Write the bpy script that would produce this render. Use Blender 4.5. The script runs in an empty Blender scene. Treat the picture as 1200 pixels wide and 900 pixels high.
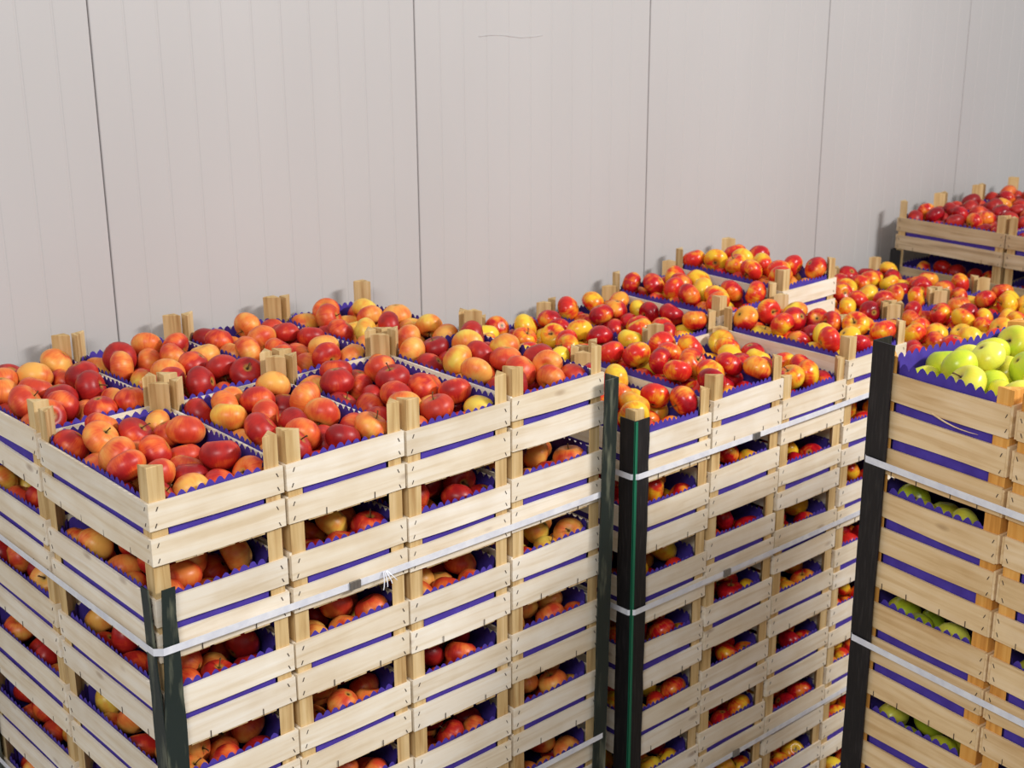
import bpy, bmesh, math, random
import numpy as np
from mathutils import Vector, Matrix, noise as mnoise
from mathutils.bvhtree import BVHTree

scene = bpy.context.scene
C = scene.collection
PI = math.pi
FL = 1.93            # height of the reference rim above the floor; all measured heights are relative to that rim


def lin(c):
    c = c / 255.0
    return c / 12.92 if c <= 0.04045 else ((c + 0.055) / 1.055) ** 2.4


def rgb(r, g, b):
    return (lin(r), lin(g), lin(b), 1.0)


# ------------------------------------------------------------------ camera
YAW, PITCH, ROLL, FPX = 0.7236, 0.3104, -0.0053, 1630.6
CAM = Vector((-1.0787, -2.2538, 1.0046 + FL))
fw = Vector((math.sin(YAW) * math.cos(PITCH), math.cos(YAW) * math.cos(PITCH), -math.sin(PITCH)))
r0 = Vector((math.cos(YAW), -math.sin(YAW), 0))
u0 = r0.cross(fw)
cr, sr = math.cos(ROLL), math.sin(ROLL)
rt = r0 * cr + u0 * sr
up = u0 * cr - r0 * sr
cam_d = bpy.data.cameras.new('camera')
cam = bpy.data.objects.new('camera', cam_d)
C.objects.link(cam)
cam.matrix_world = Matrix(((rt.x, up.x, -fw.x, CAM.x), (rt.y, up.y, -fw.y, CAM.y), (rt.z, up.z, -fw.z, CAM.z), (0, 0, 0, 1)))
cam_d.sensor_width = 36
cam_d.lens = FPX / 1200 * 36
cam_d.clip_start = 0.05
cam_d.dof.use_dof = True
cam_d.dof.focus_distance = 3.0
cam_d.dof.aperture_fstop = 6.3
scene.camera = cam

# ------------------------------------------------------------------ world, lights, exposure
scene.view_settings.view_transform = 'Standard'
scene.view_settings.look = 'None'
scene.view_settings.gamma = 1
scene.view_settings.exposure = 0.0
w = bpy.data.worlds.new('world')
scene.world = w
w.use_nodes = True
w.node_tree.nodes['Background'].inputs[0].default_value = (0.97, 0.985, 1.0, 1)
w.node_tree.nodes['Background'].inputs[1].default_value = 0.44


def area(name, loc, target, sx, sy, power, col=(1, 0.975, 0.955)):
    d = bpy.data.lights.new(name, 'AREA')
    d.shape = 'RECTANGLE'
    d.size, d.size_y, d.energy, d.color = sx, sy, power, col
    o = bpy.data.objects.new(name, d)
    C.objects.link(o)
    o.location = loc
    o.rotation_euler = (Vector(target) - Vector(loc)).to_track_quat('-Z', 'Y').to_euler()
    return o


area('ceiling_tube_light', (3.6, -3.4, 2.7 + FL), (0.9, 0.6, FL), 1.3, 0.25, 140)
area('ceiling_tube_light', (2.9, -3.9, 2.7 + FL), (0.9, 0.6, FL), 1.3, 0.25, 90)
area('ceiling_tube_light', (-2.8, -2.6, 2.6 + FL), (0.6, 0.8, 0.5 + FL), 1.6, 0.8, 108)

# ------------------------------------------------------------------ materials


def new_mat(name):
    m = bpy.data.materials.new(name)
    m.use_nodes = True
    nt = m.node_tree
    b = nt.nodes['Principled BSDF']
    return m, nt, b


def N(nt, t, **kw):
    n = nt.nodes.new(t)
    for k, v in kw.items():
        setattr(n, k, v)
    return n


def L(nt, a, b):
    nt.links.new(a, b)


def ramp(nt, fac, stops):
    r = N(nt, 'ShaderNodeValToRGB')
    e = r.color_ramp.elements
    while len(e) < len(stops):
        e.new(0.5)
    for i, (p, c) in enumerate(stops):
        e[i].position = p
        e[i].color = c
    L(nt, fac, r.inputs[0])
    return r.outputs[0]


def math_n(nt, op, a, b=None, clamp=False):
    n = N(nt, 'ShaderNodeMath', operation=op, use_clamp=clamp)
    for i, v in enumerate((a, b)):
        if v is None:
            continue
        if isinstance(v, (int, float)):
            n.inputs[i].default_value = v
        else:
            L(nt, v, n.inputs[i])
    return n.outputs[0]


def mixc(nt, fac, a, b, mode='MIX'):
    n = N(nt, 'ShaderNodeMix', data_type='RGBA', blend_type=mode)
    for i, v in ((0, fac), (6, a), (7, b)):
        if isinstance(v, (int, float)):
            n.inputs[i].default_value = v
        elif isinstance(v, tuple):
            n.inputs[i].default_value = v
        else:
            L(nt, v, n.inputs[i])
    return n.outputs[2]


def wood_mat(name, light, mid, dark, axis, knots=True, grain=1.0):
    """wood whose grain runs along the piece's own axis; every piece gets its own tint and figure"""
    m, nt, b = new_mat(name)
    tc = N(nt, 'ShaderNodeTexCoord')
    oi = N(nt, 'ShaderNodeObjectInfo')
    off = math_n(nt, 'MULTIPLY', oi.outputs['Random'], 37.0)
    add = N(nt, 'ShaderNodeVectorMath', operation='ADD')
    L(nt, tc.outputs['Object'], add.inputs[0])
    L(nt, off, add.inputs[1])
    mp = N(nt, 'ShaderNodeMapping')
    s = [60 * grain, 60 * grain, 60 * grain]
    s[axis] = 3.5
    mp.inputs['Scale'].default_value = s
    L(nt, add.outputs[0], mp.inputs[0])
    n1 = N(nt, 'ShaderNodeTexNoise')
    n1.inputs['Scale'].default_value = 1.0
    n1.inputs['Detail'].default_value = 5
    n1.inputs['Distortion'].default_value = 0.6
    L(nt, mp.outputs[0], n1.inputs[0])
    n2 = N(nt, 'ShaderNodeTexNoise')
    n2.inputs['Scale'].default_value = 9.0
    n2.inputs['Detail'].default_value = 3
    L(nt, add.outputs[0], n2.inputs[0])
    col = ramp(nt, n1.outputs[0], [(0.30, dark), (0.50, mid), (0.72, light)])
    blot = ramp(nt, n2.outputs[0], [(0.35, (0.88, 0.83, 0.76, 1)), (0.6, (1, 1, 1, 1))])
    col = mixc(nt, 0.65, col, blot, 'MULTIPLY')
    # tint per piece
    rnd2 = math_n(nt, 'FRACT', math_n(nt, 'MULTIPLY', oi.outputs['Random'], 13.7))
    tint = ramp(nt, rnd2, [(0.0, (1.04, 1.02, 1.0, 1)), (0.35, (1.0, 0.97, 0.91, 1)), (0.6, (0.92, 0.86, 0.76, 1)), (0.8, (1.02, 1.0, 0.98, 1)), (1.0, (0.88, 0.85, 0.80, 1))])
    col = mixc(nt, 0.85, col, tint, 'MULTIPLY')
    if knots:
        mk = N(nt, 'ShaderNodeMapping')
        sk = [14, 14, 14]
        sk[axis] = 5.5
        mk.inputs['Scale'].default_value = sk
        L(nt, add.outputs[0], mk.inputs[0])
        v = N(nt, 'ShaderNodeTexVoronoi')
        v.inputs['Scale'].default_value = 1.0
        v.inputs['Randomness'].default_value = 1.0
        L(nt, mk.outputs[0], v.inputs[0])
        kf = ramp(nt, v.outputs['Distance'], [(0.0, (1, 1, 1, 1)), (0.075, (0.6, 0.6, 0.6, 1)), (0.14, (0, 0, 0, 1))])
        gate = math_n(nt, 'GREATER_THAN', N_sep(nt, v.outputs['Color']), 0.55)
        col = mixc(nt, math_n(nt, 'MULTIPLY', math_n(nt, 'MULTIPLY', kf, gate), 0.6), col, rgb(120, 78, 45))
    L(nt, col, b.inputs['Base Color'])
    b.inputs['Roughness'].default_value = 0.72
    b.inputs['Specular IOR Level'].default_value = 0.25
    bp = N(nt, 'ShaderNodeBump')
    bp.inputs['Strength'].default_value = 0.25
    bp.inputs['Distance'].default_value = 0.002
    L(nt, n1.outputs[0], bp.inputs['Height'])
    L(nt, bp.outputs[0], b.inputs['Normal'])
    return m


def N_sep(nt, colsock):
    s = N(nt, 'ShaderNodeSeparateColor')
    L(nt, colsock, s.inputs[0])
    return s.outputs[0]


M = {}
M['slat'] = wood_mat('birch_slat', rgb(243, 238, 228), rgb(238, 229, 213), rgb(226, 212, 188), 0)
M['slat_tan'] = wood_mat('tan_slat', rgb(240, 216, 180), rgb(232, 204, 160), rgb(214, 180, 132), 0)
M['post'] = wood_mat('pine_post', rgb(224, 200, 156), rgb(208, 180, 130), rgb(176, 140, 92), 2, knots=False)
M['post_tan'] = wood_mat('orange_post', rgb(236, 184, 104), rgb(222, 162, 80), rgb(190, 126, 56), 2, knots=False)
M['board'] = wood_mat('bottom_board', rgb(226, 206, 168), rgb(206, 180, 136), rgb(170, 140, 96), 1, knots=False)


def simple(name, col, rough=0.6, metal=0.0, spec=0.5):
    m, nt, b = new_mat(name)
    b.inputs['Base Color'].default_value = col
    b.inputs['Roughness'].default_value = rough
    b.inputs['Metallic'].default_value = metal
    b.inputs['Specular IOR Level'].default_value = spec
    return m


M['staple'] = simple('staple_steel', rgb(70, 58, 52), 0.5, 0.3)
M['stem'] = simple('stem_brown', rgb(92, 66, 34), 0.8)
M['seal'] = simple('strap_seal', rgb(150, 148, 146), 0.35, 0.8)
M['green_line'] = simple('green_line', rgb(20, 110, 80), 0.5)


def noisy(name, c1, c2, scale, rough, stretch=(1, 1, 1), lo=0.35, hi=0.65, bump=0.0, spec=0.4):
    m, nt, b = new_mat(name)
    tc = N(nt, 'ShaderNodeTexCoord')
    mp = N(nt, 'ShaderNodeMapping')
    mp.inputs['Scale'].default_value = stretch
    L(nt, tc.outputs['Object'], mp.inputs[0])
    n = N(nt, 'ShaderNodeTexNoise')
    n.inputs['Scale'].default_value = scale
    n.inputs['Detail'].default_value = 6
    L(nt, mp.outputs[0], n.inputs[0])
    L(nt, ramp(nt, n.outputs[0], [(lo, c1), (hi, c2)]), b.inputs['Base Color'])
    b.inputs['Roughness'].default_value = rough
    b.inputs['Specular IOR Level'].default_value = spec
    if bump:
        bp = N(nt, 'ShaderNodeBump')
        bp.inputs['Strength'].default_value = bump
        bp.inputs['Distance'].default_value = 0.002
        L(nt, n.outputs[0], bp.inputs['Height'])
        L(nt, bp.outputs[0], b.inputs['Normal'])
    return m


M['liner'] = noisy('purple_paper', rgb(72, 55, 146), rgb(80, 64, 164), 30, 0.75, spec=0.15)
M['strap'] = noisy('white_strapping', rgb(214, 216, 226), rgb(232, 233, 238), 40, 0.35)
M['guard_worn'] = noisy('worn_green_black_guard', rgb(32, 42, 39), rgb(122, 124, 104), 22, 0.45, (2.2, 2.2, 0.35), 0.52, 0.78, 0.3)
M['guard_black'] = noisy('black_card_guard', rgb(24, 22, 24), rgb(52, 48, 48), 60, 0.55, (3, 3, 0.25), 0.5, 0.85, 0.4)
M['wall'] = noisy('coated_wall_panel', rgb(186, 183, 182), rgb(191, 188, 187), 1.5, 0.42, (1, 1, 0.4))
M['joint'] = simple('joint_filler', rgb(136, 132, 128), 0.8)
M['floor'] = noisy('concrete_floor', rgb(120, 116, 112), rgb(158, 154, 148), 4, 0.6)
M['pallet'] = noisy('pallet_wood', rgb(150, 120, 84), rgb(184, 152, 110), 8, 0.8)


def apple_mat(name, yel, red, dark, lo, hi, rough, cover):
    """skin: yellow ground with a red blush on one side and fine streaks running stem to calyx"""
    m, nt, b = new_mat(name)
    at = N(nt, 'ShaderNodeAttribute', attribute_name='lp')
    oi = N(nt, 'ShaderNodeObjectInfo')
    ge = N(nt, 'ShaderNodeNewGeometry')
    rnd = math_n(nt, 'FRACT', math_n(nt, 'ADD', math_n(nt, 'MULTIPLY', oi.outputs['Random'], 7.31), math_n(nt, 'MULTIPLY', ge.outputs['Random Per Island'], 5.77)))
    seed = math_n(nt, 'MULTIPLY', rnd, 91.0)
    # blush blotches
    n1 = N(nt, 'ShaderNodeTexNoise', noise_dimensions='4D')
    n1.inputs['Scale'].default_value = 0.8
    n1.inputs['Detail'].default_value = 2.5
    L(nt, at.outputs['Vector'], n1.inputs['Vector'])
    L(nt, seed, n1.inputs['W'])
    # streaks along the meridians
    sep = N(nt, 'ShaderNodeSeparateXYZ')
    L(nt, at.outputs['Vector'], sep.inputs[0])
    ang = math_n(nt, 'ARCTAN2', sep.outputs[1], sep.outputs[0])
    cmb = N(nt, 'ShaderNodeCombineXYZ')
    L(nt, math_n(nt, 'MULTIPLY', math_n(nt, 'SINE', ang), 6.0), cmb.inputs[0])
    L(nt, math_n(nt, 'MULTIPLY', math_n(nt, 'COSINE', ang), 6.0), cmb.inputs[1])
    L(nt, math_n(nt, 'MULTIPLY', sep.outputs[2], 1.2), cmb.inputs[2])
    n2 = N(nt, 'ShaderNodeTexNoise', noise_dimensions='4D')
    n2.inputs['Scale'].default_value = 1.3
    n2.inputs['Detail'].default_value = 5
    n2.inputs['Roughness'].default_value = 0.65
    L(nt, cmb.outputs[0], n2.inputs['Vector'])
    L(nt, seed, n2.inputs['W'])
    f = math_n(nt, 'ADD', math_n(nt, 'MULTIPLY', n1.outputs[0], 1.0), math_n(nt, 'MULTIPLY', math_n(nt, 'SUBTRACT', n2.outputs[0], 0.5), 0.27))
    f = math_n(nt, 'ADD', f, math_n(nt, 'MULTIPLY', math_n(nt, 'SUBTRACT', rnd, 0.5), cover))
    mid = tuple(0.5 * (yel[i] + red[i]) for i in range(3)) + (1,)
    mid = (max(yel[0], red[0]) * 0.95, mid[1] * 0.9, mid[2] * 0.8, 1)
    col = ramp(nt, f, [(lo, yel), ((lo + hi) / 2, mid), (hi, red), (min(hi + 0.22, 0.99), dark)])
    # pale lenticel dots
    v = N(nt, 'ShaderNodeTexVoronoi')
    v.inputs['Scale'].default_value = 11
    L(nt, at.outputs['Vector'], v.inputs['Vector'])
    dots = ramp(nt, v.outputs['Distance'], [(0.0, (1, 1, 1, 1)), (0.10, (0, 0, 0, 1))])
    col = mixc(nt, math_n(nt, 'MULTIPLY', dots, 0.22), col, yel)
    # greenish brown inside the two hollows
    rad = math_n(nt, 'SQRT', math_n(nt, 'ADD', math_n(nt, 'POWER', sep.outputs[0], 2.0), math_n(nt, 'POWER', sep.outputs[1], 2.0)))
    hol = ramp(nt, rad, [(0.05, (1, 1, 1, 1)), (0.13, (0.75, 0.75, 0.75, 1)), (0.30, (0, 0, 0, 1))])
    hc = ramp(nt, rad, [(0.06, rgb(60, 44, 24)), (0.16, rgb(190, 160, 70))])
    col = mixc(nt, hol, col, hc)
    L(nt, col, b.inputs['Base Color'])
    b.inputs['Roughness'].default_value = rough
    b.inputs['Specular IOR Level'].default_value = 0.4
    b.inputs['Subsurface Weight'].default_value = 0.0
    return m


M['ap_deep'] = apple_mat('deep_red_skin', rgb(232, 130, 60), rgb(190, 42, 34), rgb(146, 24, 28), 0.24, 0.46, 0.38, 0.25)
M['ap_orange'] = apple_mat('orange_red_skin', rgb(240, 176, 84), rgb(208, 68, 40), rgb(172, 38, 34), 0.32, 0.62, 0.40, 0.25)
M['ap_yellow'] = apple_mat('yellow_blushed_skin', rgb(236, 204, 84), rgb(222, 96, 48), rgb(200, 46, 38), 0.38, 0.72, 0.38, 0.20)
M['ap_red_gl'] = apple_mat('glossy_red_skin', rgb(238, 166, 58), rgb(198, 26, 34), rgb(136, 10, 26), 0.32, 0.50, 0.26, 0.22)
M['ap_mix_gl'] = apple_mat('glossy_red_yellow_skin', rgb(244, 196, 48), rgb(222, 50, 36), rgb(180, 18, 30), 0.39, 0.55, 0.26, 0.18)
M['ap_yel_gl'] = apple_mat('glossy_yellow_skin', rgb(244, 208, 60), rgb(232, 116, 44), rgb(204, 40, 36), 0.45, 0.70, 0.28, 0.18)
M['ap_green'] = apple_mat('green_skin', rgb(226, 226, 90), rgb(200, 212, 52), rgb(166, 194, 48), 0.30, 0.62, 0.28, 0.4)
RED_SET = ['ap_deep', 'ap_orange', 'ap_yellow', 'ap_red_gl', 'ap_mix_gl', 'ap_yel_gl', 'ap_green']
SKIN_WORD = {'ap_deep': 'deep red apple', 'ap_orange': 'orange-red apple', 'ap_yellow': 'yellow-orange apple', 'ap_red_gl': 'shiny red apple', 'ap_mix_gl': 'red and yellow apple', 'ap_yel_gl': 'mostly yellow apple', 'ap_green': 'green apple'}

# ------------------------------------------------------------------ object helpers


def mesh_from(name, verts, faces, mat, smooth=False):
    me = bpy.data.meshes.new(name)
    me.from_pydata([tuple(v) for v in verts], [], faces)
    if mat is not None:
        me.materials.append(mat)
    if smooth:
        me.polygons.foreach_set('use_smooth', [True] * len(me.polygons))
    me.update()
    return me


def link(name, data, parent=None, loc=(0, 0, 0), rot=(0, 0, 0)):
    o = bpy.data.objects.new(name, data)
    C.objects.link(o)
    o.location = loc
    o.rotation_euler = rot
    if parent is not None:
        o.parent = parent
    return o


def tag(o, label=None, cat=None, group=None, kind=None):
    if label:
        o['label'] = label
    if cat:
        o['category'] = cat
    if group:
        o['group'] = group
    if kind:
        o['kind'] = kind
    return o


def box_vf(x0, x1, y0, y1, z0, z1, vs, fs):
    n = len(vs)
    vs += [(x0, y0, z0), (x1, y0, z0), (x1, y1, z0), (x0, y1, z0), (x0, y0, z1), (x1, y0, z1), (x1, y1, z1), (x0, y1, z1)]
    fs += [tuple(n + i for i in f) for f in ((0, 3, 2, 1), (4, 5, 6, 7), (0, 1, 5, 4), (1, 2, 6, 5), (2, 3, 7, 6), (3, 0, 4, 7))]


# ------------------------------------------------------------------ the setting: insulated panel wall and floor
WALL_Y = 1.045
wall = link('wall_back', None, None, (0, WALL_Y, 0))
vs, fs = [], []
box_vf(-3.4, 9.6, 0.012, 0.10, 0, 4.6, vs, fs)
wall = bpy.data.objects.get('wall_back')
bpy.data.objects.remove(wall)
wall = link('wall_back', mesh_from('wall_back', vs, fs, M['joint']), None, (0, WALL_Y, 0))
tag(wall, 'white ribbed cold store wall behind the crates', None, None, 'structure')
SX, SP = 0.468, 0.998


def panel_mesh(width, ribs, h, seed):
    """one sandwich panel: flat face with narrow pressed grooves, chamfered long edges"""
    rr = random.Random(seed)
    pr = [(0.0, 0.011), (0.0012, 0.0012), (0.003, 0.0)]
    for i in range(1, ribs):
        x = width * i / ribs
        g = 0.0011
        pr += [(x - 0.004, 0.0), (x - 0.0015, g), (x + 0.0015, g), (x + 0.004, 0.0)]
    pr += [(width - 0.003, 0.0), (width - 0.0012, 0.0012), (width, 0.011)]
    vs, fs = [], []
    for x, y in pr:
        vs += [(x, y, 0), (x, y, h)]
    for i in range(len(pr) - 1):
        a = 2 * i
        fs.append((a, a + 2, a + 3, a + 1))
    fs.append(tuple(range(0, len(vs), 2)))
    fs.append(tuple(range(len(vs) - 1, 0, -2)))
    fs.append((0, 1, len(vs) - 1, len(vs) - 2))
    return mesh_from('wall_panel', vs, fs, M['wall'])


pm = panel_mesh(SP - 0.0020, 11, 4.6, 1)
panels = []
for k in range(-4, 9):
    p = link('panel', pm, wall, (SX + k * SP + 0.0010, 0, 0))
    panels.append(p)
# thin pressed crease in the panel above the middle stacks
vs, fs = [], []
rr = random.Random(4)
pts = []
for i in range(15):
    t = i / 14
    pts.append((1.71 + 0.26 * t, 0.0, 0.721 + FL + 0.004 * math.sin(7 * t) + 0.002 * rr.random() - 0.012 * t))
for i, (x, y, z) in enumerate(pts):
    hw = 0.0012 + 0.0016 * rr.random()
    vs += [(x, 0.0005, z - hw), (x, -0.0016, z), (x, 0.0005, z + hw)]
for i in range(14):
    a = 3 * i
    fs += [(a, a + 3, a + 4, a + 1), (a + 1, a + 4, a + 5, a + 2)]
fs += [(0, 1, 2), (44, 43, 42)]
# placed on the wall further down, in world terms where the photograph shows it
crease_me = mesh_from('crease', vs, fs, M['wall'])
crease = link('crease', crease_me, wall)

vs, fs = [], []
box_vf(-5, 10, -7, WALL_Y + 0.1, -0.1, 0, vs, fs)
tag(link('floor', mesh_from('floor', vs, fs, M['floor'])), 'grey concrete floor under the pallets', None, None, 'structure')

# ------------------------------------------------------------------ apple meshes


def apple_geo(nu, nv, seed):
    rr = random.Random(seed)
    ph = rr.random() * 6
    lob = 0.010 + 0.018 * rr.random()
    hgt = 0.78 + 0.08 * rr.random()
    tap = 0.05 + 0.10 * rr.random()
    vs, fs = [], []
    ts = [PI * (j + 0.0) / (nv) for j in range(nv + 1)]

    def pt(t, a):
        r = math.sin(t)
        z = math.cos(t)
        zz = z * hgt
        zz -= 0.34 * math.exp(-(r / 0.30) ** 2) * (1 if z > 0 else 0)
        zz += 0.17 * math.exp(-(r / 0.26) ** 2) * (1 if z < 0 else 0)
        rad = r * (1 + 0.05 * z - tap * max(0, -z) ** 1.5) * (1 + lob * math.cos(5 * a + ph) * (0.3 + max(0, -z)))
        rad *= 1 + 0.018 * math.cos(2 * a + ph * 2)
        return (rad * math.cos(a), rad * math.sin(a), zz)
    vs.append(pt(0.0001, 0))
    # denser rings near the hollows
    rings = []
    for j in range(1, nv):
        s = j / nv
        t = PI * (s - 0.055 * math.sin(2 * PI * s) * -1)
        rings.append(t)
    for t in rings:
        for i in range(nu):
            vs.append(pt(t, 2 * PI * i / nu))
    vs.append(pt(PI - 0.0001, 0))
    n = len(rings)
    for i in range(nu):
        fs.append((0, 1 + i, 1 + (i + 1) % nu))
    for j in range(n - 1):
        for i in range(nu):
            a = 1 + j * nu + i
            b = 1 + j * nu + (i + 1) % nu
            fs.append((a, a + nu, b + nu, b))
    last = len(vs) - 1
    for i in range(nu):
        fs.append((last, 1 + (n - 1) * nu + (i + 1) % nu, 1 + (n - 1) * nu + i))
    return np.array(vs), fs


def add_lp(me, co):
    a = me.attributes.new('lp', 'FLOAT_VECTOR', 'POINT')
    a.data.foreach_set('vector', np.asarray(co, dtype=np.float32).ravel())


GEO_HI = [apple_geo(22, 14, s) for s in range(4)]
GEO_LO = [apple_geo(12, 8, s) for s in range(4)]
AP_ME = {}
for key in RED_SET:
    for v in range(4):
        co, f = GEO_HI[v]
        me = mesh_from('apple', co, f, M[key], True)
        add_lp(me, co)
        AP_ME[key, v] = me
# stem: a bent tapering twig rising from the hollow (unit of the apple radius)
vs, fs = [], []
for j in range(5):
    t = j / 4
    r = 0.035 + 0.02 * (t > 0.9)
    cx = 0.16 * t * t
    for i in range(6):
        a = 2 * PI * i / 6
        vs.append((cx + r * math.cos(a), r * math.sin(a), 0.46 + 0.52 * t))
for j in range(4):
    for i in range(6):
        a = j * 6 + i
        b = j * 6 + (i + 1) % 6
        fs.append((a, b, b + 6, a + 6))
fs += [tuple(range(5, -1, -1)), tuple(range(24, 30))]
STEM = mesh_from('stem', vs, fs, M['stem'], True)

# ------------------------------------------------------------------ crate part meshes


def slat_mesh(Ln, H, T, seed, mat, wild=0.0):
    """a veneer slat: slightly bowed, with an uneven sawn edge; length along X, outer face towards -Y"""
    rr = random.Random(seed)
    n = 10
    bow = rr.uniform(-0.0025, 0.0016)
    e1, e2 = rr.uniform(-0.0015, 0.0015), rr.uniform(-0.0015, 0.0015)
    ph = rr.random() * 9
    vs, fs = [], []
    for i in range(n + 1):
        t = i / n
        x = -Ln / 2 + Ln * t
        y = -bow * math.sin(PI * t)
        z0 = 0.0 + 0.0010 * math.sin(5 * t + ph) + wild * 0.004 * math.sin(3.1 * t + ph) + e1 * t
        z1 = H + 0.0012 * math.sin(4 * t + ph * 2) + wild * 0.005 * math.sin(2.6 * t + ph + 1) + e2 * t
        vs += [(x, y, z0), (x, y + T, z0), (x, y + T, z1), (x, y, z1)]
    for i in range(n):
        a = 4 * i
        for k in range(4):
            b, c = a + k, a + (k + 1) % 4
            fs.append((b, b + 4, c + 4, c))
    fs += [(0, 1, 2, 3), (4 * n + 3, 4 * n + 2, 4 * n + 1, 4 * n)]
    return mesh_from('slat', vs, fs, mat)


def post_mesh(leg, h, seed, mat):
    """triangular corner post, right angle at the local origin, legs along +X and +Y"""
    rr = random.Random(seed)
    j = lambda: rr.uniform(-0.0012, 0.0012)
    vs = [(0, 0, 0), (leg, 0, 0), (0, leg, 0)]
    c = 0.0015
    vs += [(j() * .3, j() * .3, h - 0.002), (leg + j(), 0, h - 0.002), (0, leg + j(), h - 0.002)]
    vs += [(c, c, h + j() - .001), (leg - 2.4 * c, c * .6, h + j() - .001), (c * .6, leg - 2.4 * c, h + j() - .001)]
    fs = [(0, 2, 1), (0, 1, 4, 3), (1, 2, 5, 4), (2, 0, 3, 5), (3, 4, 7, 6), (4, 5, 8, 7), (5, 3, 6, 8), (6, 7, 8)]
    return mesh_from('post', vs, fs, mat)


def liner_mesh(w, l, zb, zt, tooth, raise_, leg, seed, mat, ripple=0.0015):
    """folded paper tray with a zigzag cut rim, its corners cut off to pass inside the posts"""
    rr = random.Random(seed)
    a, b, c = w / 2, l / 2, leg + 0.002
    loop = [(-a + c, -b), (a - c, -b), (a, -b + c), (a, b - c), (a - c, b), (-a + c, b), (-a, b - c), (-a, -b + c)]
    pts = []
    for i in range(8):
        p, q = loop[i], loop[(i + 1) % 8]
        d = math.hypot(q[0] - p[0], q[1] - p[1])
        n = max(1, round(d / tooth))
        for k in range(n * 4):
            t = k / (n * 4)
            pts.append((p[0] + (q[0] - p[0]) * t, p[1] + (q[1] - p[1]) * t, k % 4, t, i))
    vs, fs = [], []
    n = len(pts)
    amp = tooth * 0.52
    for (x, y, ph, t, side) in pts:
        s = 1 - 0.006 / max(w, l)
        k = (0.0, 0.72, 1.0, 0.72)[ph]
        sag = 0.003 * math.sin(PI * t * 2 + seed + side) + (rr.uniform(-0.001, 0.001))
        outw = ripple * math.sin(9 * t + seed + side * 2)
        nx, ny = (x / a, y / b)
        m = max(abs(nx), abs(ny))
        lean = 0.001 + abs(outw)
        x2, y2 = x * (1 - lean / a), y * (1 - lean / b)
        vs += [(x * 0.995, y * 0.995, zb), (x2, y2, zt + raise_ + sag - amp * 0.5), (x2, y2, zt + raise_ + sag + amp * (k - 0.5))]
    for i in range(n):
        p, q = 3 * i, 3 * ((i + 1) % n)
        fs += [(p, q, q + 1, p + 1), (p + 1, q + 1, q + 2, p + 2)]
    fs.append(tuple(3 * i for i in range(n))[::-1])
    return mesh_from('paper_liner', vs, fs, mat)


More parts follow.
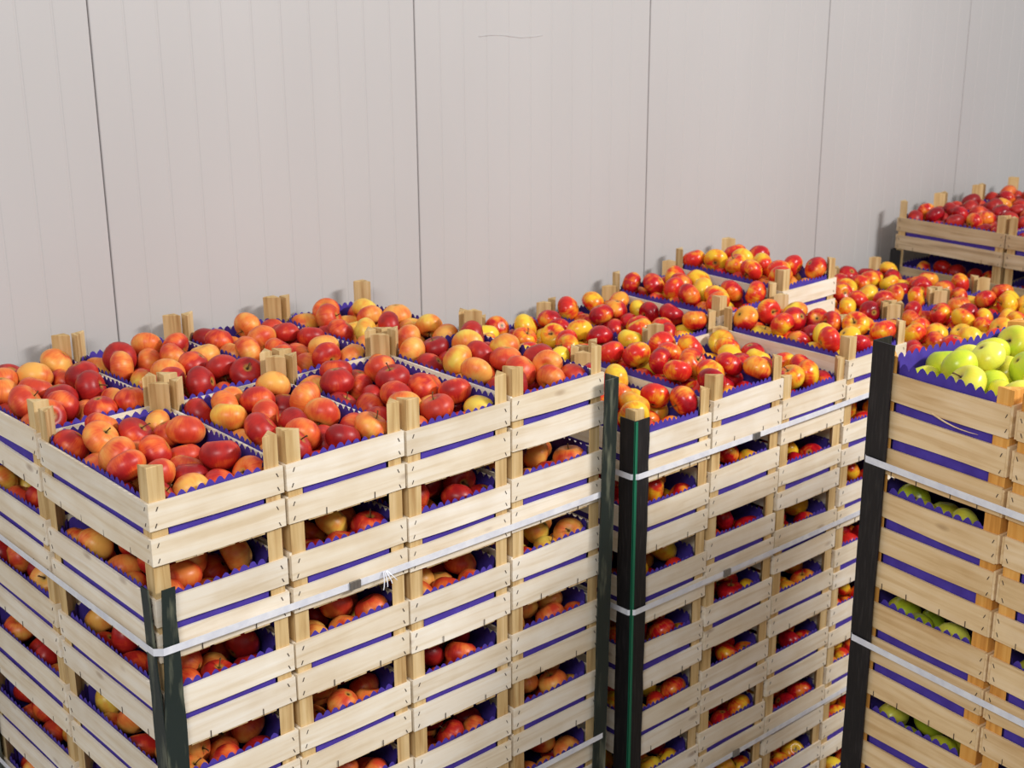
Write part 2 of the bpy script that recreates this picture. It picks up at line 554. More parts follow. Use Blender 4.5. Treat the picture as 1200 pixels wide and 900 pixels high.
class Kind:
    """one pattern of crate: dimensions plus shared meshes of all its parts"""

    def __init__(s, w, l, slats, post_h, leg, mat, pmat, raise_, tooth):
        s.w, s.l, s.slats, s.post_h, s.leg = w, l, slats, post_h, leg
        s.top = max(z + h for z, h in slats)
        T = 0.0055
        s.T = T
        s.xs = [[slat_mesh(w, h, T, 10 + 7 * i + 100 * k, mat, 1.0 if k == 4 else 0) for k in range(5)] for i, (z, h) in enumerate(slats)]
        s.ys = [[slat_mesh(l - 2 * T - 0.001, h, T, 50 + 7 * i + 100 * k, mat, 1.0 if k == 4 else 0) for k in range(5)] for i, (z, h) in enumerate(slats)]
        s.posts = [post_mesh(leg, post_h, 5 + k, pmat) for k in range(4)]
        nb = 3
        bw = (w - 2 * leg - 0.02) / nb - 0.010
        vs, fs = [], []
        box_vf(-bw / 2, bw / 2, -l / 2 + 0.002, l / 2 - 0.002, -0.004, 0.0005, vs, fs)
        s.board = mesh_from('bottom_board', vs, fs, M['board'])
        bs = w - 2 * leg - 0.02
        s.bx = [-bs / 2 + (k + 0.5) * bs / nb for k in range(nb)]
        s.liners = [liner_mesh(w - 2 * T - 0.003, l - 2 * T - 0.003, 0.003, s.top, tooth, raise_, leg, 3 + k, M['liner']) for k in range(4)]
        s.liners_low = [liner_mesh(w - 2 * T - 0.003, l - 2 * T - 0.003, 0.003, s.top, tooth, min(raise_, 0.004), leg, 13 + k, M['liner']) for k in range(3)]
        s.staples = s.staple_mesh()

    def staple_mesh(s):
        vs, fs = [], []
        rr = random.Random(3)

        def st(px, pz, side, tilt, ln=0.0085):
            # side: 0 front(-Y) 1 back 2 left(-X) 3 right
            wd, dp = 0.0009, 0.0007
            n = len(vs)
            for (u, v, d) in ((-wd, -ln / 2, 0), (wd, -ln / 2, 0), (wd, ln / 2, 0), (-wd, ln / 2, 0), (-wd, -ln / 2, dp), (wd, -ln / 2, dp), (wd, ln / 2, dp), (-wd, ln / 2, dp)):
                uu = px + u + v * tilt
                vv = pz + v
                o = d + 0.0002
                if side == 0:
                    vs.append((uu, -s.l / 2 - o, vv))
                elif side == 1:
                    vs.append((uu, s.l / 2 + o, vv))
                elif side == 2:
                    vs.append((-s.w / 2 - o, uu, vv))
                else:
                    vs.append((s.w / 2 + o, uu, vv))
            fs.extend([tuple(n + i for i in f) for f in ((4, 5, 6, 7), (0, 1, 5, 4), (1, 2, 6, 5), (2, 3, 7, 6), (3, 0, 4, 7), (0, 3, 2, 1))])
        for side in range(4):
            span = s.w if side < 2 else s.l
            for (z, h) in s.slats:
                for sg in (-1, 1):
                    for q in (0.2, 0.75):
                        st(sg * (span / 2 - 0.015) + rr.uniform(-.003, .003), z + h * q + rr.uniform(-.003, .003), side, -sg * 0.45 * (1 if side in (0, 3) else -1))
            for k in ((-0.2, 0.2) if side < 2 else (-0.33, -0.1, 0.12, 0.34)):
                st(span * k + rr.uniform(-.01, .01), 0.006, side, 0.02, 0.016)
        return mesh_from('staples', vs, fs, M['staple'])

    def build(s, loc, rotz, seed, label, group, top=True):
        rr = random.Random(seed)
        root = link('fruit_crate', None, None, loc, (0, 0, rotz))
        root.empty_display_size = 0.05
        tag(root, label, 'crate', group)
        w2, l2, T = s.w / 2, s.l / 2, s.T
        for i, (z, h) in enumerate(s.slats):
            pick = lambda arr: arr[4] if rr.random() < 0.10 else arr[rr.randrange(4)]
            dz = lambda: z + rr.uniform(-0.0012, 0.0012)
            link('slat', pick(s.xs[i]), root, (0, -l2, dz()))
            link('slat', pick(s.xs[i]), root, (0, l2, dz()), (0, 0, PI))
            link('slat', pick(s.ys[i]), root, (-w2, 0, dz()), (0, 0, -PI / 2))
            link('slat', pick(s.ys[i]), root, (w2, 0, dz()), (0, 0, PI / 2))
        for k, (sx, sy) in enumerate(((-1, -1), (1, -1), (1, 1), (-1, 1))):
            link('corner_post', s.posts[rr.randrange(4)], root, (sx * (w2 - T - 0.0003), sy * (l2 - T - 0.0003), 0.0005), (0, 0, k * PI / 2))
        for x in s.bx:
            link('bottom_board', s.board, root, (x, 0, 0))
        ln = link('paper_liner', s.liners[rr.randrange(4)] if top else s.liners_low[rr.randrange(3)], root)
        st = link('staples', s.staples, root)
        st['kind'] = 'stuff'
        return root


SL2 = [(0.0, 0.0570), (0.0740, 0.0575)]
HP = 0.2014
KA = Kind(0.297, 0.486, SL2, 0.2000, 0.034, M['slat'], M['post'], 0.004, 0.0215)
KB = Kind(0.294, 0.486, SL2, 0.2000, 0.034, M['slat'], M['post'], 0.014, 0.0175)
SL3 = [(0.0, 0.062), (0.0865, 0.0615), (0.172, 0.0635)]
HC = 0.275
M['slat_grey'] = wood_mat('weathered_slat', rgb(214, 200, 174), rgb(200, 180, 148), rgb(166, 146, 118), 0)
KF = Kind(0.294, 0.486, SL2, 0.2000, 0.034, M['slat_grey'], M['post'], 0.000, 0.0215)
KC = Kind(0.492, 0.346, SL3, 0.2730, 0.040, M['slat_tan'], M['post_tan'], 0.020, 0.0245)

# ------------------------------------------------------------------ apple packing


def pack(w, l, rows, rad, zc, heap, seed, extra=0, lower=True):
    """balls settled in a crate: a staggered upper layer (with its row and place) and a hidden lower one"""
    rng = np.random.default_rng(seed)
    P, Rr, tagl = [], [], []
    nr = len(rows)
    for j, n in enumerate(rows):
        for i in range(n):
            x = (i + 0.5 - n / 2) * (w / max(rows)) + rng.normal(0, 0.004)
            y = -l / 2 + (j + 0.5) * l / nr + rng.normal(0, 0.004)
            P.append([x, y, zc + rng.normal(0, 0.005)])
            Rr.append(rad * rng.uniform(0.93, 1.07))
            tagl.append((0, j, i))
    if lower:
        for j in range(nr - 1):
            for i in range(max(rows) - 1):
                P.append([(i + 0.5 - (max(rows) - 1) / 2) * (w / max(rows)), -l / 2 + (j + 1.0) * l / nr, zc - rad * 1.45])
                Rr.append(rad)
                tagl.append((1, j, i))
    for k in range(extra):
        P.append([rng.uniform(-w / 3, w / 3), rng.uniform(-l / 2.6, l / 2.6), zc + rad * 1.5])
        Rr.append(rad * rng.uniform(0.95, 1.08))
        tagl.append((2, k, 0))
    P = np.array(P)
    Rr = np.array(Rr)
    n = len(P)
    for it in range(90):
        d = P[:, None] - P[None]
        dist = np.linalg.norm(d, axis=2) + np.eye(n)
        ov = np.clip((Rr[:, None] + Rr[None]) * 0.985 - dist, 0, None) * (1 - np.eye(n))
        P += (d / dist[..., None] * ov[..., None] * 0.42).sum(1)
        P[:, 0] = np.clip(P[:, 0], -w / 2 + Rr, w / 2 - Rr)
        P[:, 1] = np.clip(P[:, 1], -l / 2 + Rr, l / 2 - Rr)
        P[:, 2] = np.clip(P[:, 2] - (0.0006 if it < 70 else 0), 0.040, zc + heap)
    out = []
    for p, r, t in zip(P, Rr, tagl):
        out.append((p, r, t))
    return out


R43 = [4, 3, 4, 3, 4, 3, 4, 3]
R7 = [4, 3, 4, 3, 4, 3, 4]
iw, il = 0.276, 0.462
PK_A = [pack(iw, il, R7 if k % 2 == 0 else [4, 3, 4, 4, 3, 4, 4], 0.0392, 0.128, 0.014, k) for k in range(5)]
PK_B = [pack(iw, il, R7, 0.0400, 0.132, 0.034, 20 + k, extra=4) for k in range(4)]
PK_S = [pack(iw, il, R43 if k % 2 == 0 else [3, 4, 3, 4, 3, 4, 3], 0.0385, 0.134, 0.012, 40 + k, lower=False) for k in range(5)]
PK_C = [pack(0.466, 0.320, [5, 6, 5, 6, 5], 0.0410, 0.238, 0.038, 60 + k, extra=3) for k in range(2)]
PK_CS = [pack(0.466, 0.320, [5, 6, 5, 6, 5], 0.0400, 0.222, 0.008, 70 + k, lower=False) for k in range(2)]

apples = []      # dicts: pos, radius, rotation, skin, variant, label parts
boxes = []       # occluder boxes for the visibility ranking
ORD = ['first', 'second', 'third', 'fourth', 'fifth', 'sixth', 'seventh', 'eighth', 'ninth', 'tenth']


def rand_rot(rr, show):
    """any attitude; both hollows are mostly turned away from the aisle, a share of `show` is left facing it"""
    view = Vector((-0.62, -0.70, 0.33))
    for _ in range(40):
        e = Matrix.Rotation(rr.uniform(0, 2 * PI), 3, 'Z') @ Matrix.Rotation(math.acos(rr.uniform(-1, 1)), 3, 'Y') @ Matrix.Rotation(rr.uniform(0, 6.28), 3, 'Z')
        ax = e @ Vector((0, 0, 1))
        c = abs(ax.dot(view))
        if (c < 0.42 and (abs(ax.z) > 0.55 or rr.random() < 0.35)) or rr.random() < show * 0.5:
            break
    return e


def fill(kind, loc, rotz, pk, seed, skins, where, keep=None, glossy=False):
    """where: short phrase that names the crate; keep(x,y) selects the apples near an open side"""
    rr = random.Random(seed * 7 + 3)
    flip = rr.random() < 0.5
    R = Matrix.Rotation(rotz, 3, 'Z')
    for (p, r, t) in pk:
        x, y, z = p
        if keep and not keep(x if not flip else -x, y if not flip else -y):
            continue
        if flip:
            x, y = -x, -y
        v = R @ Vector((x, y, z)) + Vector(loc)
        key = rr.choices([s for s, _ in skins], [q for _, q in skins])[0]
        apples.append(dict(p=v, r=r * 1.01, R=rand_rot(rr, 0.35 if glossy else 0.10), key=key, v=rr.randrange(4), where=where, lay=t[0], lx=x, ly=y, crate=seed))


SK_A = [('ap_deep', 5.5), ('ap_orange', 5.5), ('ap_yellow', 0.7)]
SK_B = [('ap_red_gl', 4), ('ap_mix_gl', 5), ('ap_yel_gl', 1.4)]
SK_F = [('ap_deep', 6), ('ap_red_gl', 3), ('ap_mix_gl', 0.6)]
SK_C = [('ap_green', 1)]

LEVEL = ['topmost', 'second-highest', 'third-highest', 'fourth-highest', 'fifth-highest', 'sixth-highest', 'seventh-highest', 'eighth-highest', 'ninth-highest']
seedc = [100]


def stack(kind, xy, rotz, ztop, n, place, group, topk, slotk, skins, faces, glossy, pitch, jit=0.0025, nbk=0):
    """n crates on one another; faces: sides of the stack that can be looked into ('F','L','R'), ztop: rim height of the topmost"""
    for k in range(n):
        seedc[0] += 1
        sd = seedc[0]
        rr = random.Random(sd)
        z = ztop - pitch * k - kind.top + FL
        jx, jy = (rr.uniform(-jit, jit), rr.uniform(-jit, jit))
        loc = (xy[0] + jx, xy[1] + jy, z)
        rz = rotz + rr.uniform(-0.0022, 0.0022)
        lab = place.replace('crate', LEVEL[k] + ' crate', 1)
        kind.build(loc, rz, sd, lab, group, k == 0)
        boxes.append((loc, rz, kind))
        if k == 0:
            fill(kind, loc, rz, topk[rr.randrange(len(topk))], sd, skins, place, None, glossy)
        elif faces:
            w2, l2 = kind.w / 2, kind.l / 2

            def keep(x, y, faces=faces):
                return ('F' in faces and y < -l2 + 0.23) or ('L' in faces and x < -w2 + 0.16) or ('R' in faces and x > w2 - 0.12)
            fill(kind, loc, rz, slotk[rr.randrange(len(slotk))], sd, skins, '%s|%d' % (place, k), keep, glossy)


# ---- left pallet (A): 4 x 2 stacks, eight crates high
COLN = ['left-corner', 'second', 'third', 'right-end']
AP = 0.3035
dzA = [[0.0, 0.0, -0.003, 0.004], [0.008, 0.004, 0.0, -0.004]]
for row in range(2):
    for c in range(4):
        faces = ''
        if row == 0:
            faces += 'F'
        if c == 0:
            faces += 'L'
        place = 'crate of red apples, left pallet, %s stack of %s row' % (COLN[c], ('front', 'wall-side')[row])
        stack(KA, (AP * (c + 0.5), 0.4919 * (row + 0.5) + (0.004 if row else 0)), 0, dzA[row][c], 9, place, 'crates stacked on the left pallet', PK_A, PK_S, SK_A if not (c == 3) else [('ap_deep', 3), ('ap_orange', 5), ('ap_yellow', 2.2)], faces, False, HP, 0.0012)

# ---- middle pallet (B)
dzB = [[-0.008, 0.020, -0.045, 0.010], [0.0, -0.005, 0.0, 0.040]]
BX = 1.3229
for row in range(2):
    for c in range(4):
        faces = ('F' if row == 0 else '') + ('L' if c == 0 else '')
        place = 'crate of shiny apples, middle pallet, %s stack of %s row' % (COLN[c], ('front', 'wall-side')[row])
        stack(KB, (BX + 0.3 * (c + 0.5), 0.4919 * (row + 0.5)), 0, -0.185 + dzB[row][c], 8, place, 'crates stacked on the middle pallet', PK_B, PK_S, SK_B, faces, True, HP, 0.0012)

# ---- rear pallet (E) behind the green apples, one stack a crate higher
for row in range(2):
    for c in range(4):
        place = 'crate of shiny apples, lower rear pallet, %s stack of %s row' % (COLN[c], ('near', 'wall-side')[row])
        x = 2.54 + 0.2985 * (c + 0.5)
        if row == 1 and c == 0:
            stack(KB, (x, 0.737), 0, -0.1098, 8, place, 'crates stacked on the lower rear pallet', PK_B, PK_S, SK_B, 'F', True, HP, 0.0008)
        else:
            stack(KB, (x, 0.215 + 0.4919 * row + 0.0), 0, -0.3112, 7, place, 'crates stacked on the lower rear pallet', PK_B, PK_S, SK_B, 'F' if row == 0 else '', True, HP, 0.001)

# ---- far right pallet (F)
for row in range(2):
    for c in range(3):
        place = 'crate of dark red apples, far right pallet, %s stack of %s row' % (('left', 'middle', 'right')[c], ('near', 'wall-side')[row])
        stack(KF, (3.87 + 0.3 * (c + 0.5), 0.21 + 0.4919 * row), 0, -0.10, 8, place, 'crates stacked on the far right pallet', PK_A, PK_S, SK_F, 'L' if c == 0 else ('F' if row == 0 else ''), False, HP, 0.001)

# ---- green apple pallet (C), turned slightly
CR = math.radians(-6.0)
CO = Vector((1.452, -0.597, 0))
ex = Vector((math.cos(CR), math.sin(CR), 0))
ey = Vector((-math.sin(CR), math.cos(CR), 0))
for i in range(2):
    for j in range(3):
        q = CO + ex * (0.5 * (i + 0.5)) - ey * (0.352 * (j + 0.5))
        place = 'crate of green apples, right pallet, %s stack of %s side' % (('far', 'middle', 'near')[j], ('left', 'right')[i])
        stack(KC, (q.x, q.y), CR, 0.10, 7, place, 'crates of green apples on the right pallet', PK_C, PK_CS, SK_C, 'L' if i == 0 else '', True, HC, 0.001)

# a sliver torn loose from the top slat of the corner crate of green apples
for o in list(C.objects):
    if o.get('label') == 'topmost crate of green apples, right pallet, far stack of left side':
        vs, fs = [], []
        for i in range(7):
            t = i / 6
            y = 0.02 - 0.12 * t
            z = 0.1735 - 0.012 * t - 0.004 * math.sin(PI * t)
            x = -KC.w / 2 - 0.001 - 0.007 * math.sin(PI * t * 0.8)
            hh = 0.0022 * (1 - t) + 0.0004
            vs += [(x, y, z - hh), (x - 0.0012, y, z), (x, y, z + hh), (x + 0.0012, y, z)]
        for i in range(6):
            for k in range(4):
                a, b = 4 * i + k, 4 * i + (k + 1) % 4
                fs.append((a, b, b + 4, a + 4))
        fs += [(3, 2, 1, 0), (24, 25, 26, 27)]
        link('splinter', mesh_from('splinter', vs, fs, M['slat_tan']), o)['label'] = 'thin pale splinter hanging loose'

# ------------------------------------------------------------------ pallets under the stacks


def pallet(name_label, cx, cy, w, l, h, rotz):
    root = link('pallet', None, None, (cx, cy, 0), (0, 0, rotz))
    tag(root, name_label, 'pallet')
    vs, fs = [], []
    box_vf(-0.05, 0.05, -l / 2, l / 2, 0, 0.022, vs, fs)
    deck = mesh_from('deck_board', vs, fs, M['pallet'])
    vs, fs = [], []
    box_vf(-w / 2, w / 2, -0.05, 0.05, 0, 0.022, vs, fs)
    run = mesh_from('stringer_board', vs, fs, M['pallet'])
    vs, fs = [], []
    box_vf(-0.05, 0.05, -0.05, 0.05, 0, h - 0.066, vs, fs)
    blk = mesh_from('block', vs, fs, M['pallet'])
    for k in range(7):
        link('deck_board', deck, root, (-w / 2 + 0.05 + k * (w - 0.1) / 6, 0, h - 0.022))
    for k in (-1, 0, 1):
        link('stringer_board', run, root, (0, k * (l / 2 - 0.05), h - 0.044))
        link('runner', run, root, (0, k * (l / 2 - 0.05), 0))
        for q in (-1, 0, 1):
            link('block', blk, root, (q * (w / 2 - 0.05), k * (l / 2 - 0.05), 0.022))


zA = FL - 0.132 - 8 * HP - 0.0045
pallet('wooden pallet under the left stack of apple crates', 0.607, 0.4919, 1.20, 0.98, zA - 0.003, 0)
pallet('wooden pallet under the middle stack of apple crates', BX + 0.6, 0.4919, 1.19, 0.98, FL - 0.185 - 0.045 - 0.132 - 7 * HP - 0.0045, 0)
pallet('wooden pallet under the lower rear stack of apple crates', 2.54 + 0.597, 0.47, 1.18, 0.98, FL - 0.3112 - 0.132 - 6 * HP - 0.0055, 0)
pallet('wooden pallet under the far right stack of dark red apples', 3.87 + 0.45, 0.455, 0.89, 0.98, FL - 0.10 - 0.132 - 7 * HP - 0.0055, 0)
q = CO + ex * 0.5 - ey * 0.528
pallet('wooden pallet under the stack of green apple crates', q.x, q.y, 1.0, 1.05, FL + 0.10 - 0.2355 - 6 * HC - 0.0055, CR)

# ------------------------------------------------------------------ corner guards


def guard(loc, rotz, ztop, zbot, wing, T, mat, label, lean=(0, 0), split=None, seed=1, flare=0.0):
    """L-section edge guard; corner at the local origin, wings along +X and +Y, body outside the corner"""
    rr = random.Random(seed)
    n = 26
    vs, fs = [], []
    for i in range(n + 1):
        t = i / n                      # 0 at top
        z = ztop + (zbot - ztop) * t
        dx, dy = lean[0] * (1 - t) ** 1.5, lean[1] * (1 - t) ** 1.5
        a = wing * (1 + rr.uniform(-0.03, 0.03)) + flare * 0.0
        b = wing * (1 + rr.uniform(-0.03, 0.03))
        j = rr.uniform(-0.0008, 0.0008)
        cut = 0.0
        if split and (ztop - z) < split[1]:
            cut = split[0] * (1 - (ztop - z) / split[1]) ** 0.8
        o = -T
        vs += [(dx + cut, dy + o + j, z), (dx + a, dy + o + j, z), (dx + a, dy + j - 0.0004, z), (dx + cut, dy + j - 0.0004, z),
               (dx + o + j, dy + (cut if cut else o), z), (dx + o + j, dy + b, z), (dx + j - 0.0004, dy + b, z), (dx + j - 0.0004, dy + cut, z)]
        if not cut:
            k = len(vs) - 8
            vs[k] = (dx + o, dy + o + j, z)
    for i in range(n):
        a = 8 * i
        for q in (0, 4):
            for k in range(4):
                b_, c_ = a + q + k, a + q + (k + 1) % 4
                fs.append((b_, c_, c_ + 8, b_ + 8) if q == 0 else (b_, b_ + 8, c_ + 8, c_))
    e = 8 * n
    fs += [(0, 3, 2, 1), (4, 5, 6, 7), (e, e + 1, e + 2, e + 3), (e + 4, e + 7, e + 6, e + 5)]
    me = mesh_from('corner_guard', vs, fs, mat)
    o = link('corner_guard', me, None, (loc[0], loc[1], FL), (0, 0, rotz))
    tag(o, label, 'corner guard')
    return o


G = 0.0035
guard((-G, -G, 0), 0, -0.178, -1.72, 0.043, 0.004, M['guard_worn'], 'worn dark green guard, split at top, on front corner of left pallet', split=(0.016, 0.26), seed=2)
guard((4 * AP + G, -G, 0), PI / 2, -0.006, -1.72, 0.040, 0.0045, M['guard_worn'], 'worn dark green guard leaning between left and middle pallets', lean=(-0.018, -0.012), seed=3)
guard((-G, 0.988 + G, 0), -PI / 2, -0.25, -1.72, 0.045, 0.004, M['guard_worn'], 'dark guard on the wall-side corner of left pallet, at lower left edge', seed=4)
gB = guard((BX - G, -G, 0), 0, -0.145, -1.72, 0.049, 0.004, M['guard_black'], 'black guard with green stripe on near corner of middle pallet', seed=5)
vs, fs = [], []
box_vf(-0.0052, 0.0050, -0.0052, -0.0041, -1.71, -0.1455, vs, fs)
box_vf(-0.0052, -0.0041, -0.0052, -0.0010, -1.71, -0.1455, vs, fs)
o = link('green_stripe', mesh_from('green_stripe', vs, fs, M['green_line']), gB)
o['label'] = 'green stripe down the edge of the guard'
q = CO + (-ex + ey) * G
guard((q.x, q.y, 0), CR - PI / 2, 0.165, -1.70, 0.053, 0.0045, M['guard_black'], 'plain black guard standing tall on corner of green apple pallet', seed=6)
guard((3.87 - G, 0.95 + G, 0), -PI / 2, -0.235, -1.72, 0.045, 0.004, M['guard_black'], 'short black guard on wall-side corner of far right pallet', seed=7)

# ------------------------------------------------------------------ strapping bands


def strap(x0, x1, y0, y1, z, label, o=(0, 0), rotz=0, g=0.0125, wd=0.0155, tilt=(0, 0), seed=1, seal=None, tail=False):
    """flat band round a pallet load, pressed over the corner guards"""
    rr = random.Random(seed)
    cor = [(x0 - g, y0 - g), (x1 + g, y0 - g), (x1 + g, y1 + g), (x0 - g, y1 + g)]
    pts = []
    nseg = 14
    for i in range(4):
        p, q = cor[i], cor[(i + 1) % 4]
        for k in range(nseg):
            t = k / nseg
            t = 0.012 + 0.976 * (k / (nseg - 1))
            sag = -0.004 * math.sin(PI * t)
            nx, ny = ((0, 1), (-1, 0), (0, -1), (1, 0))[i]
            inn = 0.002 * math.sin(PI * t)
            x = p[0] + (q[0] - p[0]) * t + nx * inn
            y = p[1] + (q[1] - p[1]) * t + ny * inn
            pts.append((x, y, z + sag + tilt[0] * (x - x0) + tilt[1] * (y - y0), -nx, -ny))
    n = len(pts)
    th = 0.0009
    vs, fs = [], []
    for (x, y, zz, nx, ny) in pts:
        vs += [(x, y, zz - wd / 2), (x + nx * th, y + ny * th, zz - wd / 2), (x + nx * th, y + ny * th, zz + wd / 2), (x, y, zz + wd / 2)]
    for i in range(n):
        a, b = 4 * i, 4 * ((i + 1) % n)
        for k in range(4):
            fs.append((a + k, b + k, b + (k + 1) % 4, a + (k + 1) % 4))
    me = mesh_from('strap', vs, fs, M['strap'])
    ob = link('strapping_band', me, None, (o[0], o[1], FL), (0, 0, rotz))
    tag(ob, label, 'strap')
    if seal is not None:
        x = seal
        zz = z + tilt[0] * (x - x0) - 0.004 * math.sin(PI * (x - x0) / (x1 - x0))
        vs, fs = [], []
        for k in (-1, 0, 1):
            box_vf(x + k * 0.0095 - 0.0042, x + k * 0.0095 + 0.0042, y0 - g - 0.0032, y0 - g + 0.002, zz - wd / 2 - 0.0015, zz + wd / 2 + 0.0015, vs, fs)
        box_vf(x - 0.014, x + 0.014, y0 - g - 0.0026, y0 - g + 0.0016, zz - wd / 2 - 0.0008, zz + wd / 2 + 0.0008, vs, fs)
        s_ = link('seal', mesh_from('seal', vs, fs, M['seal']), ob)
        s_['label'] = 'crimped metal seal on the band'
    if tail:
        for k in range(4):
            vs, fs = [], []
            x = seal + 0.074 + 0.003 * k
            zz = z + tilt[0] * (x - x0)
            dx = (-0.008, 0.0, 0.010, 0.020)[k]
            for i in range(6):
                t = i / 5
                xx = x + dx * t
                yy = y0 - g - 0.002 - 0.010 * math.sin(PI * t * 0.6)
                z2 = zz + 0.004 - (0.038 - 0.004 * k) * t
                vs += [(xx - 0.0012, yy, z2), (xx + 0.0012, yy, z2), (xx + 0.0012, yy + 0.0006, z2), (xx - 0.0012, yy + 0.0006, z2)]
            for i in range(5):
                for m in range(4):
                    a, b = 4 * i + m, 4 * i + (m + 1) % 4
                    fs.append((a, b, b + 4, a + 4))
            fs += [(3, 2, 1, 0), (20, 21, 22, 23)]
            link('frayed_tail', mesh_from('tail', vs, fs, M['strap']), ob)
    return ob


strap(0, 4 * AP, 0, 0.988, -0.303, 'upper white strap around left pallet, with crimped metal seal', seal=0.452, tail=True)
strap(0, 4 * AP, 0, 0.988, -0.990, 'lower white strap around left pallet, at bottom edge')
strap(BX, BX + 1.2, 0, 0.984, -0.293, 'top white strap around middle pallet, just under its top crates', seal=0.47 + BX, seed=2)
strap(BX, BX + 1.2, 0, 0.984, -0.672, 'middle white strap around middle pallet, below its upper strap', seal=0.37 + BX, seed=3)
strap(BX, BX + 1.2, 0, 0.984, -1.280, 'lowest white strap around middle pallet, at bottom edge', seal=0.45 + BX, seed=4)
strap(0, 1.0, -1.056, 0, -0.108, 'upper white strap around green apple pallet', o=(CO.x, CO.y), rotz=CR, seed=5)
strap(0, 1.0, -1.056, 0, -0.552, 'lower white strap around green apple pallet', o=(CO.x, CO.y), rotz=CR, seed=6)

# ------------------------------------------------------------------ apples: rank by visible size, build the largest one by one
ico_v, ico_f = None, None
bm = bmesh.new()
bmesh.ops.create_icosphere(bm, subdivisions=2, radius=1.0)
ico_v = np.array([v.co[:] for v in bm.verts])
ico_f = np.array([[v.index for v in f.verts] for f in bm.faces])
bm.free()
V, F, own = [], [], []
base = 0
sq = np.array([1, 1, 0.92])
for i, a in enumerate(apples):
    V.append(ico_v * sq * a['r'] + np.array(a['p'])[None])
    F.append(ico_f + base)
    own += [i] * len(ico_f)
    base += len(ico_v)
bf = []
bv = []
for (loc, rz, kd) in boxes:
    R = Matrix.Rotation(rz, 3, 'Z')
    w2, l2, T = kd.w / 2, kd.l / 2, 0.006
    pcs = []
    for (z, h) in kd.slats:
        pcs += [(-w2, w2, -l2, -l2 + T, z, z + h), (-w2, w2, l2 - T, l2, z, z + h), (-w2, -w2 + T, -l2, l2, z, z + h), (w2 - T, w2, -l2, l2, z, z + h)]
    for sx in (-1, 1):
        for sy in (-1, 1):
            x, y = sx * (w2 - 0.018), sy * (l2 - 0.018)
            pcs.append((x - 0.011, x + 0.011, y - 0.011, y + 0.011, 0, kd.post_h))
    pcs.append((-w2, w2, -l2, l2, -0.002, 0.001))
    for pc in pcs:
        vs, fs = [], []
        box_vf(*pc, vs, fs)
        bv += [tuple(R @ Vector(v) + Vector(loc)) for v in vs]
        bf += [tuple(base + len(bv) - 8 + k for k in f) for f in fs]
allv = [tuple(v) for v in np.concatenate(V)] + bv
allf = [tuple(int(k) for k in f) for f in np.concatenate(F)] + bf
own += [-1] * len(bf)
tree = BVHTree.FromPolygons(allv, allf, all_triangles=False)
hits = np.zeros(len(apples), dtype=int)
STEP = 3
for py in range(200, 900, STEP):
    for px in range(0, 1200, STEP):
        d = rt * ((px - 600) / FPX) + up * ((450 - py) / FPX) + fw
        h = tree.ray_cast(CAM, d)
        if h[2] is not None and own[h[2]] >= 0:
            hits[own[h[2]]] += 1
reds = [i for i, a in enumerate(apples) if a['key'] != 'ap_green' and hits[i] > 0]
reds.sort(key=lambda i: -hits[i])
greens = [i for i, a in enumerate(apples) if a['key'] == 'ap_green' and hits[i] > 0]
chosen = set(reds[:300]) | set(greens[:300])
print('apples', len(apples), 'visible red', len(reds), 'visible green', len(greens), 'smallest kept', hits[reds[min(299, len(reds) - 1)]] * STEP * STEP)


# places within a crate: rows counted from the near board, then from the left
def short_where(wh):
    s, _, lv = wh.partition('|')
    pal = 'left pallet' if 'left pallet' in s else 'middle pallet' if 'middle pallet' in s else 'rear pallet' if 'rear pallet' in s else 'far right pallet' if 'far right' in s else 'right pallet'
    col = s.split('pallet, ')[1].split(' stack')[0].replace('left-corner', 'corner').replace('right-end', 'end')
    row = 'wall' if 'wall-side' in s else 'front'
    if 'green' in s:
        row = 'left' if 'left side' in s else 'right'
    lev = 'top' if not lv else ORD[int(lv)]
    return '%s crate, %s %s stack, %s' % (lev, row, col, pal)


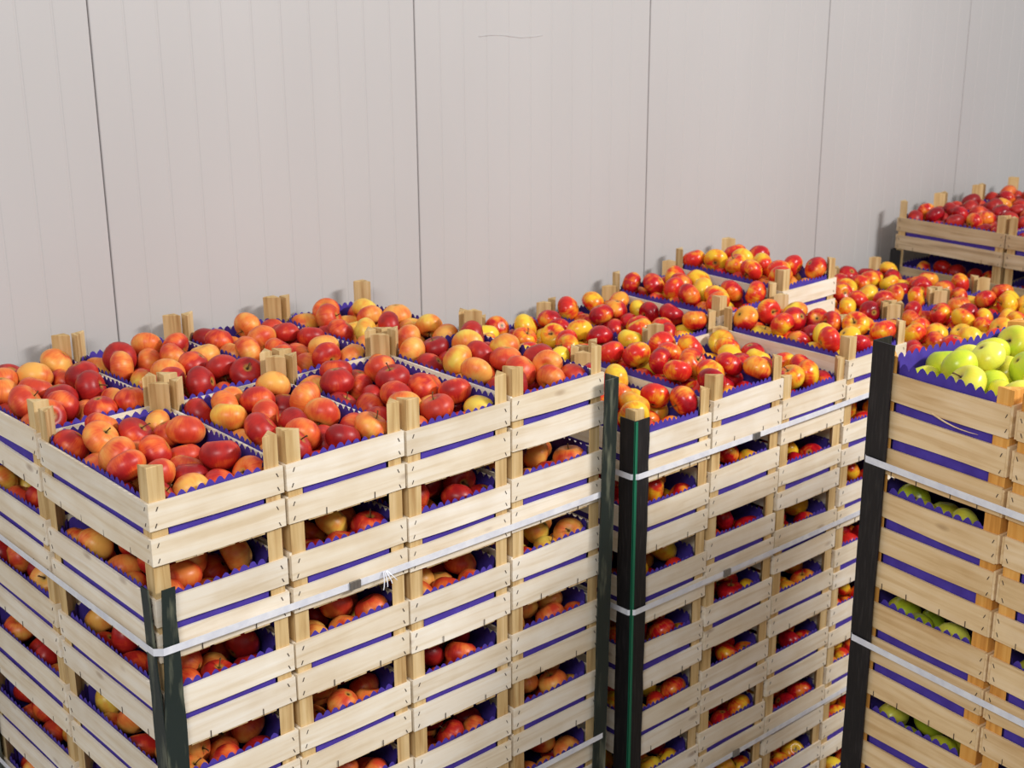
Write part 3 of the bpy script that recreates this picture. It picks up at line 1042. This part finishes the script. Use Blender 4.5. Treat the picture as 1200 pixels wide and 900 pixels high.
bycrate = {}
for i in chosen:
    bycrate.setdefault(apples[i]['crate'], []).append(i)
labels = {}
for cr_, ids in bycrate.items():
    ids.sort(key=lambda i: apples[i]['ly'])
    rows_, cur = [], []
    for i in ids:
        if cur and apples[i]['ly'] - apples[cur[0]]['ly'] > 0.038:
            rows_.append(cur)
            cur = []
        cur.append(i)
    rows_.append(cur)
    for j, rw in enumerate(rows_):
        rw.sort(key=lambda i: apples[i]['lx'])
        for k, i in enumerate(rw):
            a = apples[i]
            side = 'rank %s' % ORD[min(j, 9)]
            labels[i] = '%s, %s from left, %s rank, %s' % (SKIN_WORD[a['key']], ORD[min(k, 9)], ORD[min(j, 9)], short_where(a['where']))
for i in sorted(chosen):
    a = apples[i]
    o = bpy.data.objects.new('apple', AP_ME[a['key'], a['v']])
    C.objects.link(o)
    o.matrix_world = Matrix.LocRotScale(a['p'], a['R'].to_quaternion(), Vector((a['r'],) * 3))
    tag(o, labels[i], 'apple', 'green apples in their crates' if a['key'] == 'ap_green' else 'red apples in their crates')
    upv = a['R'] @ Vector((0, 0, 1))
    if upv.dot((CAM - a['p']).normalized()) > 0.25:
        s_ = bpy.data.objects.new('stem', STEM)
        C.objects.link(s_)
        s_.parent = o
# the rest joined, with the same skins and shapes
rest = [i for i in range(len(apples)) if i not in chosen]


def join_rest(ids, name, label):
    if not ids:
        return
    V, LP, F, MI = [], [], [], []
    base = 0
    keys = RED_SET
    for i in ids:
        a = apples[i]
        co, f = (GEO_HI if hits[i] > 12 else GEO_LO)[a['v']]
        Rm = np.array(a['R'])
        V.append(co @ Rm.T * a['r'] + np.array(a['p']))
        LP.append(co)
        F += [tuple(k + base for k in g) for g in f]
        MI += [keys.index(a['key'])] * len(f)
        base += len(co)
    me = bpy.data.meshes.new(name)
    me.from_pydata(np.concatenate(V).tolist(), [], F)
    for k in keys:
        me.materials.append(M[k])
    me.polygons.foreach_set('material_index', MI)
    me.polygons.foreach_set('use_smooth', [True] * len(F))
    add_lp(me, np.concatenate(LP))
    me.update()
    o = link(name, me)
    tag(o, label, 'apples', None, 'stuff')


join_rest([i for i in rest if apples[i]['key'] != 'ap_green'], 'apple_pile', 'red and yellow apples deeper down and farther back in the crates')
join_rest([i for i in rest if apples[i]['key'] == 'ap_green'], 'green_apple_pile', 'remaining green apples deep inside the tan crates')
